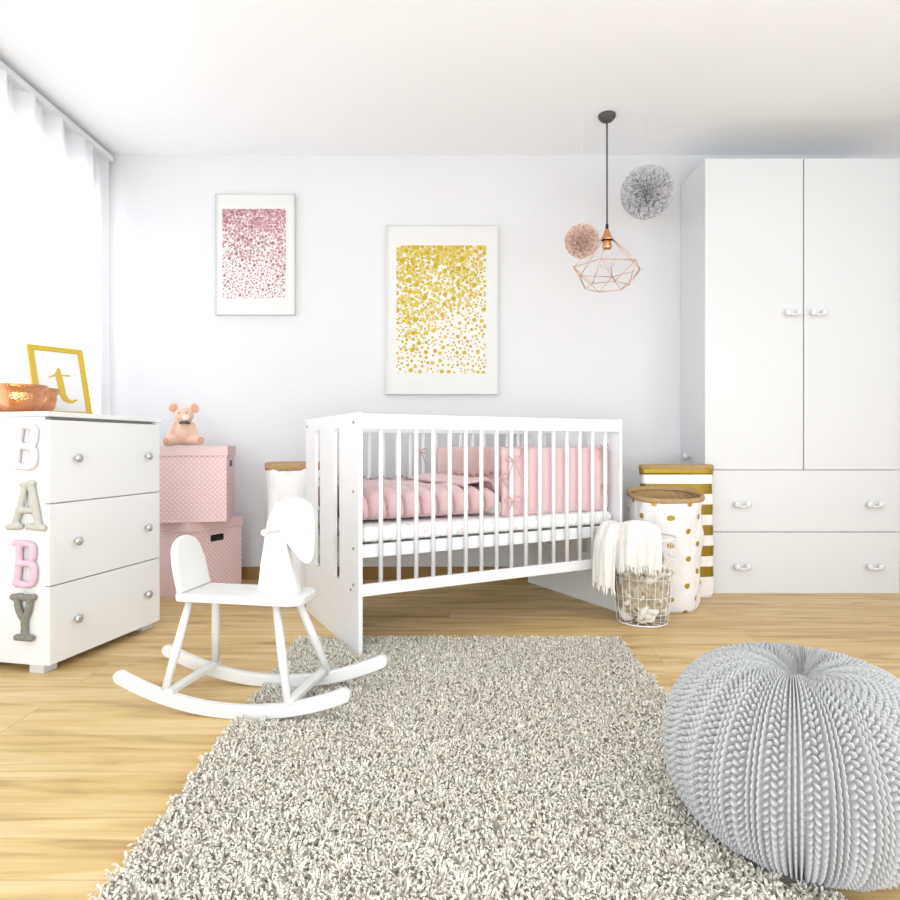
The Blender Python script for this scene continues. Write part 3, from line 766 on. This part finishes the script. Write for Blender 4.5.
# ------------------------------------------------------------------ knitted pouf
def make_pouf():
    NA, NV = 1800, 430; PER = 24
    R_, Hh = .268, .375
    # profile from top centre out and down to the floor
    pr = bez([(0, .338), (.020, .340), (.055, .360), (.110, .374), (.165, .362), (.215, .325), (.252, .262), (.268, .185), (.258, .105), (.225, .045), (.175, .010), (.10, .002), (0, .002)], 30, False)
    pr = np.array([(p.x, p.y*.945) for p in pr]); seg = np.hypot(*np.diff(pr, axis=0).T); s = np.concatenate([[0], np.cumsum(seg)])
    sv = np.linspace(0, s[-1], NV); r = np.interp(sv, s, pr[:, 0]); z = np.interp(sv, s, pr[:, 1])
    dr, dz = np.gradient(r, sv), np.gradient(z, sv); nl = np.hypot(dr, dz)+1e-9
    nr, nzv = -dz/nl, dr/nl     # outward normal in profile plane
    nr, nzv = np.where(nl > 0, nr, 0), np.where(nl > 0, nzv, 1)
    A = np.linspace(0, 2*PI, NA, endpoint=False)
    swirl = .35*np.exp(-sv/.07)
    AA, SS = np.meshgrid(A, sv); AS = AA+swirl[:, None]
    u = (AS/(2*PI)*PER) % 1.0
    # per period: three narrow chain ribs then a wide purl column
    ribc = [.07, .21, .35]; h = np.zeros_like(u)
    pitch = .0150
    for c in ribc:
        d = (u-c)/.053
        chain = .70+.30*np.abs(np.sin(SS/pitch*PI+ (c*9)))
        h = np.maximum(h, np.sqrt(np.clip(1-d*d, 0, 1))*chain)
    # purl column .44 - .98 : staggered bumps
    for k_, (c, w) in enumerate(((.535, .095), (.710, .10), (.885, .095))):
        d = (u-c)/w; sp = (SS/pitch + (.5 if k_ == 1 else 0)) % 1.0-.5
        e2_ = (sp+.25*d*(1 if k_ != 1 else -1))/.40
        h = np.maximum(h, .92*np.sqrt(np.clip(1-d*d*.9-e2_*e2_, 0, 1)))
    amp = np.clip(r/.13, 0, 1)**1.1*.022+.0006
    off = (h-1)*amp[:, None]
    rr = r[:, None]+nr[:, None]*off; zz_ = z[:, None]+nzv[:, None]*off
    rr = np.maximum(rr, 0)
    # gentle overall lumpiness and gathered pleats near the top
    pleat = .006*np.sin(AS*11)*np.exp(-((SS-.06)/.045)**2)
    V = np.stack([rr*np.cos(AA), rr*np.sin(AA), zz_+pleat], -1)
    V[..., 2] = np.maximum(V[..., 2], .001)
    i = np.arange(NA); j = np.arange(NV-1)
    a = (j[:, None]*NA+i[None]); b_ = (j[:, None]*NA+(i[None]+1) % NA)
    F = np.stack([a, a+NA, b_+NA, b_], -1).reshape(-1, 4)
    me = bpy.data.meshes.new('knitted_pouf'); me.vertices.add(NA*NV); me.vertices.foreach_set('co', V.ravel())
    me.loops.add(F.size); me.loops.foreach_set('vertex_index', F.ravel().astype(np.int32))
    me.polygons.add(len(F)); me.polygons.foreach_set('loop_start', np.arange(0, F.size, 4, dtype=np.int32))
    me.polygons.foreach_set('use_smooth', [True]*len(F)); me.update(calc_edges=True); me.materials.append(MATS['pouf_yarn'])
    o = bpy.data.objects.new('knitted_pouf', me); COL.objects.link(o); o.location = (.720, 1.28, 0); o.rotation_euler = (0, 0, .2)
    tag(o, 'round chunky-knit grey pouf on the floor in the right foreground', 'pouf')
make_pouf()

# ------------------------------------------------------------------ paper bags
def paper_bag(label, cx, cy, rx, ry, h, mat, flat=2.4, roll=.03, band=None, taper=.93, crump=.012, seed=0, wob=0):
    t = thing('paper_bag', label, 'paper bag', (cx, cy, 0), 0, 'paper storage bags')
    def pt(u, z, k_=1.0, cr=True):
        a = 2*PI*u; c, s_ = math.cos(a), math.sin(a); f = z/h
        w = (taper+(1-taper)*f)*k_
        n_ = (nz3((c*2.2+seed, s_*2.2, z*7))*1.0+.5*nz3((c*6+seed, s_*6, z*16)))*crump*(1 if cr else .3)
        w += n_/rx
        if f < .06: w *= .93+.07*f/.06
        yy = math.copysign(abs(s_)**(2/flat), s_)
        return Vector((rx*w*math.copysign(abs(c)**(2/flat), c), ry*w*yy, z+wob*yy*f))
    nu, nv = 120, 44
    bm = bmesh.new(); rows = [[bm.verts.new(pt(i/nu, h*j/(nv-1))) for i in range(nu)] for j in range(nv)]
    inner = [[bm.verts.new(pt(i/nu, h*j/(nv-1), .955)) for i in range(nu)] for j in range(nv-1, 1, -1)]
    uv = bm.loops.layers.uv.verify(); per = PI*(rx+ry)
    def strip(a, b_, za, zb2):
        for i in range(nu):
            f = bm.faces.new((a[i], a[(i+1) % nu], b_[(i+1) % nu], b_[i]))
            for l, (uu, vv_) in zip(f.loops, ((i, za), (i+1, za), (i+1, zb2), (i, zb2))): l[uv].uv = (uu/nu*per, vv_)
    for j in range(nv-1): strip(rows[j], rows[j+1], h*j/(nv-1), h*(j+1)/(nv-1))
    nf = len(bm.faces)
    strip(rows[-1], inner[0], h, h)
    for a_, b_ in zip(inner, inner[1:]): strip(a_, b_, h, h)
    bm.faces.new(inner[-1]); bm.faces.ensure_lookup_table()
    for f in bm.faces[nf:]: f.material_index = 1
    bm.faces.new(rows[0][::-1])
    obj('bag_body', bm, mat, t, smooth=True, uv=False).data.materials.append(MATS['kraft'])
    # rolled rim
    bm = bmesh.new(); R2 = []
    prof = [(1.0, -roll), (1.028, -roll*.9), (1.04, -roll*.4), (1.03, .002), (1.0, .008), (.955, .006), (.93, -roll*.5), (.94, -roll)]
    for i in range(nu):
        R2.append([bm.verts.new(pt(i/nu, h, p0, False)+Vector((0, 0, p1+.003*nz3((i*.35+seed, p1*40, 0))))) for p0, p1 in prof])
    for i in range(nu):
        a, b_ = R2[i], R2[(i+1) % nu]
        for k_ in range(len(prof)): bm.faces.new((a[k_], b_[k_], b_[(k_+1) % len(prof)], a[(k_+1) % len(prof)]))
    obj('rolled_rim', bm, 'kraft', t, smooth=True)
    if band:
        z_a, z_b = band
        bm = gridmesh(lambda u, v: pt(u, z_a+(z_b-z_a)*v, 1.018), nu, 4, closeu=True)
        solid(obj('foil_band', bm, 'gold_foil', t, smooth=True), .002)
    return t
paper_bag('white paper bag with scattered gold dots, behind the wire basket', 1.064, 3.070, .176, .145, .560, 'bag_dots', taper=.88, roll=.017, seed=3, wob=.022)
paper_bag('white paper bag with gold stripes against the wardrobe corner', 1.193, 3.275, .186, .045, .690, 'bag_stripes', flat=4, taper=1.03, roll=.022, band=(.646, .680), seed=8, crump=.008)
paper_bag('plain white paper bag with a rolled brown rim behind the crib end', -.835, 3.40, .165, .14, .698, 'bag_plain', taper=.9, roll=.035, seed=14)

# ------------------------------------------------------------------ wire basket, linen inside, blanket over it
BC = Vector((.872, 2.815, 0)); BH = .385; rb, rt = .110, .148
def br_(z): return rb+(rt-rb)*(z/BH)**.8
t = thing('wire_basket', 'white wire basket full of crumpled linen, right of the crib', 'basket', BC)
bm = bmesh.new(); ring(bm, (0, 0, BH), rt, rt, .0035, 48)
obj('top_ring', bm, 'wire_white', t, smooth=True)
obj('base_ring', ring(bmesh.new(), (0, 0, .006), rb, rb, .0035, 48), 'wire_white', t, smooth=True)
bm = bmesh.new()
for z in (.055, .13, .21, .295, .345): ring(bm, (0, 0, z), br_(z), br_(z), .0013, 40, 5)
for i in range(22):
    a = 2*PI*i/22
    tube(bm, [(br_(z)*math.cos(a), br_(z)*math.sin(a), z) for z in (.006, .06, .13, .2, .28, BH)], .0014, 5)
for i in range(6): 
    a = PI*i/6; tube(bm, [(rb*math.cos(a), rb*math.sin(a), .006), (-rb*math.cos(a), -rb*math.sin(a), .006)], .0016, 5)
obj('wire_mesh', bm, 'wire_white', t, smooth=True)
# wrinkled linen heap
def heap(name, cx, cy, cz, rx, ry, rz_, seed, amp, mat, sharp=1):
    bm = bmesh.new(); bmesh.ops.create_icosphere(bm, subdivisions=5, radius=1)
    for v in bm.verts:
        d = v.co.normalized(); p = d*2.3+Vector((seed, seed*.7, 0))
        rdg = 1-abs(noise.noise(p*1.3+Vector((0, 0, noise.noise(p*1.5)*2.2))))*3.2
        r2 = 1-abs(noise.noise(p*2.4+Vector((3, 1, noise.noise(p)*1.5))))*2.4
        k_ = 1+amp*(rdg*.8+r2*.4-.5)
        v.co = Vector((cx+d.x*rx*k_, cy+d.y*ry*k_, cz+d.z*rz_*k_))
        rl = math.hypot(v.co.x, v.co.y); lim = br_(max(0, min(BH, v.co.z)))-.006-.022*max(0, min(1, .9-k_))
        if rl > lim: v.co.x *= lim/rl; v.co.y *= lim/rl
        v.co.z = max(v.co.z, .010)
    return bm
lt = thing('crumpled_linen', 'crumpled beige and cream linen stuffed inside the white wire basket', 'linen', BC)
obj('beige_cloth', heap('l', 0, 0, .150, .112, .112, .135, 1.3, .2, 'linen'), 'linen', lt, smooth=True)
r_ = random.Random(12)
def clamp_in(p, m_):
    z = min(max(p.z, .012+m_), .315); lim = br_(z)-.007-m_; rl = math.hypot(p.x, p.y)
    if rl > lim: p = Vector((p.x*lim/rl, p.y*lim/rl, p.z))
    p.z = z; return p
for k_ in range(64):                    # crumpled folds pressed against the wire
    a = math.radians(r_.uniform(-185, 5)); z = .03+.26*((k_*.618) % 1); w_ = r_.uniform(.35, .75); sl = r_.uniform(-.09, .09); R_ = r_.uniform(.008, .017)
    pts = []
    for q in range(9):
        f = q/8-.5; aa = a+w_*f*2; zz_ = z+sl*f*2+.02*math.sin(f*6+k_)
        rr = br_(max(.01, zz_))-.004-R_-.030*abs(f)*2-.012*r_.random()
        pts.append(clamp_in(Vector((rr*math.cos(aa), rr*math.sin(aa), zz_)), R_*.8))
    rs = [R_*(.35+.65*math.sin(PI*(q+.6)/9.2)) for q in range(9)]
    dn = bez(pts, 4, False); rd = [rs[min(8, i//4)]*(1-(i % 4)/4)+rs[min(8, i//4+1)]*((i % 4)/4) for i in range(len(dn))]
    light = z < .085 or r_.random() < .28
    obj('cream_fold' if light else 'beige_fold', tube(bmesh.new(), dn, rd, 10), 'linen_light' if light else 'linen', lt, smooth=True)
# blanket: a knitted throw over the left half of the rim, one end outside left, one end over the front
tb = thing('fringed_throw', 'cream knitted throw with fringe draped over the wire basket rim', 'throw', BC)
def throw_front(u, v):
    # u across (0..1), v along from inside over rim and down the outside, facing front-left
    a = math.radians(-155+76*u); pts = [(.50, .365), (.82, .450), (1.07, .435), (1.15, .385), (1.15, .33), (1.14, .280)]
    f = v*(len(pts)-1); i = min(int(f), len(pts)-2); q = f-i
    q2 = q*q*(3-2*q)
    k_ = pts[i][0]*(1-q)+pts[i+1][0]*q; z = pts[i][1]*(1-q)+pts[i+1][1]*q
    fl = .009*math.sin(u*15+2.0*v+1)*min(1, v*2)+.006*math.sin(u*33+v)*v
    rr = rt*k_+fl+.004
    z += .020*math.sin(u*PI)*(1 if v < .5 else 0.2) - .03*v*v*math.sin(u*9)**2*.6
    return Vector((rr*math.cos(a), rr*math.sin(a), z))
o = obj('front_fold', gridmesh(throw_front, 70, 40), 'blanket', tb, smooth=True); solid(o, .010); subd(o)
def throw_left(u, v):
    a = math.radians(-212+70*u); pts = [(.60, .36), (.90, .445), (1.18, .440), (1.38, .36), (1.42, .25), (1.42, .165)]
    f = v*(len(pts)-1); i = min(int(f), len(pts)-2); q = f-i
    k_ = pts[i][0]*(1-q)+pts[i+1][0]*q; z = pts[i][1]*(1-q)+pts[i+1][1]*q
    fl = .010*math.sin(u*17+1.5*v)*min(1, v*2)+.005*math.sin(u*39)*v
    rr = rt*k_*(1-.10*abs(u-.5))+fl
    P_ = Vector((rr*math.cos(a), rr*math.sin(a)*.80-.010, z+.010*math.sin(u*PI)))
    # keep clear of the crib side
    n_ = Vector((.469, -.883)); off = (P_.x+BC.x-A0.x)*n_.x+(P_.y+BC.y-A0.y)*n_.y
    if off < .014: P_.x += n_.x*(.014-off); P_.y += n_.y*(.014-off)
    return P_
o = obj('side_fold', gridmesh(throw_left, 60, 40), 'blanket', tb, smooth=True); solid(o, .010); subd(o)
bm = bmesh.new(); r_ = random.Random(3)
for fn, n_ in ((throw_front, 22), (throw_left, 18)):
    bm = bmesh.new()
    for i in range(n_):
        p = fn((i+.5)/n_, 1); q = p+Vector((r_.uniform(-.008, .008), r_.uniform(-.006, .004), -r_.uniform(.022, .034)))
        tube(bm, [p+Vector((0, 0, .008)), p.lerp(q, .5)+Vector((r_.uniform(-.003, .003), 0, 0)), q], [.0045, .0055, .0022], 6)
    obj('fringe', bm, 'blanket', tb, smooth=True)

# ------------------------------------------------------------------ pendant lamp and pom-poms
D = 3.25; pc = px(607, 232, D)
t = thing('pendant_lamp', 'copper wire geometric pendant lamp on a dark cord', 'pendant lamp', (pc.x, D, pc.z))
zc_ = ZC-pc.z
obj('cord', tube(bmesh.new(), [(0, 0, .03), (0, 0, zc_)], .0045, 8), 'cord_grey', t, smooth=True)
obj('ceiling_rose', lathe(bmesh.new(), [(0, zc_-.03), (.03, zc_-.03), (.045, zc_-.012), (.045, zc_-.0005), (0, zc_-.0005)], 28), 'cord_grey', t, smooth=True)
obj('cord_grip', tube(bmesh.new(), [(0, 0, .012), (0, 0, .04)], .008, 12), 'black', t, smooth=True)
obj('cap', lathe(bmesh.new(), [(.010, .014), (.034, -.040), (.033, -.043), (.009, .008)], 6), 'copper', t)
obj('socket', lathe(bmesh.new(), [(0, -.02), (.022, -.035), (.024, -.085), (.019, -.092), (0, -.092)], 24), 'copper', t, smooth=True)
obj('bulb', lathe(bmesh.new(), [(.013, -.088), (.016, -.10), (.032, -.125), (.038, -.150), (.032, -.175), (.015, -.190), (0, -.193)], 28), 'bulb_glass', t, smooth=True)
obj('filament', tube(bmesh.new(), [(.004, 0, -.09), (.006, 0, -.13), (0, .004, -.15), (-.006, 0, -.13), (-.004, 0, -.09)], .0008, 5), 'copper_wire', t)
bm = bmesh.new(); zr1, zr2 = -.190, -.287
hex1 = [Vector((.182*math.cos(PI/3*i+.12), .182*math.sin(PI/3*i+.12), zr1)) for i in range(6)]
hex2 = [Vector((.112*math.cos(PI/3*i+.12+PI/6), .112*math.sin(PI/3*i+.12+PI/6), zr2)) for i in range(6)]
top = [Vector((.026*math.cos(PI/3*i+.12), .026*math.sin(PI/3*i+.12), -.035)) for i in range(6)]
for i in range(6):
    j = (i+1) % 6
    for a, b_ in ((top[i], hex1[i]), (hex1[i], hex1[j]), (hex1[i], hex2[i]), (hex1[j], hex2[i]), (hex2[i], hex2[j])):
        tube(bm, [a, b_], .0021, 6)
obj('wire_cage', bm, 'copper_wire', t, smooth=True)
def pompom(label, u, v, d, R, mat, n, seed):
    c = px(u, v, d); t = thing('pom_pom', label, 'pom-pom', c, 0, 'hanging tulle pom-poms')
    bm = bmesh.new(); r_ = random.Random(seed)
    for i in range(n):
        # fibonacci direction with jitter
        zf = 1-2*(i+.5)/n; ph = i*2.39996+r_.uniform(-.2, .2); q = math.sqrt(1-zf*zf)
        d_ = Vector((q*math.cos(ph), q*math.sin(ph), zf)); u_ = Matrix.Rotation(r_.uniform(0, 2*PI), 3, d_) @ d_.orthogonal().normalized(); w_ = d_.cross(u_)
        Lr = R*(1-.22*r_.random()**2.2); wd_ = R*r_.uniform(.12, .20); k_ = 5; ph2 = r_.uniform(0, 6)
        rows = []
        for j, f in enumerate((.35, .62, .84, 1.0)):
            row = []
            for m_ in range(k_):
                s_ = m_/(k_-1)-.5
                off = w_*(R*.05*math.sin(s_*9+ph2)*f)
                p = (d_+u_*(s_*wd_/R*f*1.0)).normalized()*Lr*(f-(.03*abs(s_)*2+r_.uniform(0, .03) if j == 3 else 0))+off
                row.append(bm.verts.new(p))
            rows.append(row)
        for a, b_ in zip(rows, rows[1:]):
            for m_ in range(k_-1): bm.faces.new((a[m_], a[m_+1], b_[m_+1], b_[m_]))
    sph(bm, (0, 0, 0), R*.68, sub=3)
    obj('tulle', bm, mat, t, smooth=True, uv=False)
    obj('hanging_thread', tube(bmesh.new(), [(0, 0, R*.6), (0, 0, ZC-c.z)], .0009, 5), 'thread', t)
pompom('large grey tulle pom-pom hanging right of the pendant lamp', 647, 192.5, 3.25, .141, 'tulle_grey', 1500, 1)
pompom('small salmon pink tulle pom-pom hanging left of the pendant lamp', 582, 241, 2.98, .086, 'tulle_pink', 900, 2)

# ------------------------------------------------------------------ light
w = bpy.data.worlds.new('daylight'); S.world = w; w.use_nodes = True
bg = w.node_tree.nodes['Background']; bg.inputs[0].default_value = (.95, .98, 1, 1); bg.inputs[1].default_value = 1.45
def area(name, loc, target, sx_, sy_, e, col=(1, 1, 1)):
    l = bpy.data.lights.new(name, 'AREA'); l.shape = 'RECTANGLE'; l.size = sx_; l.size_y = sy_; l.energy = e; l.color = col
    o = bpy.data.objects.new(name, l); COL.objects.link(o); o.location = loc
    o.rotation_euler = (Vector(target)-Vector(loc)).to_track_quat('-Z', 'Y').to_euler(); return o
area('window_daylight', (XL-.6, 2.4, 1.6), (0, 2.3, .8), 2.3, 2.2, 80, (.94, .97, 1))
area('front_fill_light', (-1.3, -1.2, 1.1), (-.1, 2.6, .1), 1.8, 1.4, 50, (.92, .96, 1))  # added fill behind the camera, no such lamp in the room
area('overhead_fill_light', (.3, .9, 2.45), (.3, 1.0, 0), 2.4, 1.4, 13, (.94, .97, 1))  # invented overhead fill, out of view, to lift the whole room
area('side_fill_light', (2.8, .6, 1.0), (-1.2, 2.4, .4), 1.4, 1.6, 32, (.92, .96, 1))  # made-up fill from the right, brightens the chest and crib fronts
area('ceiling_fill_light', (.4, -.5, .7), (.5, 1.9, 2.5), 3.0, 1.2, 58, (.93, .965, 1))  # unseen lamp added to whiten the ceiling, not real bounced light

cam = bpy.data.cameras.new('camera'); co = bpy.data.objects.new('camera', cam); COL.objects.link(co)
co.location = (0, 0, .8); co.rotation_euler = (PI/2, 0, 0)
cam.sensor_width = 36; cam.lens = 620/900*36; cam.shift_y = -5/900; cam.clip_start = .02
S.camera = co
S.view_settings.view_transform = 'Standard'; S.view_settings.look = 'None'; S.view_settings.gamma = 1; S.view_settings.exposure = -.28
try: S.view_settings.use_curve_mapping = False
except Exception: pass
S.cycles.use_denoising = True
S.cycles.max_bounces = 10
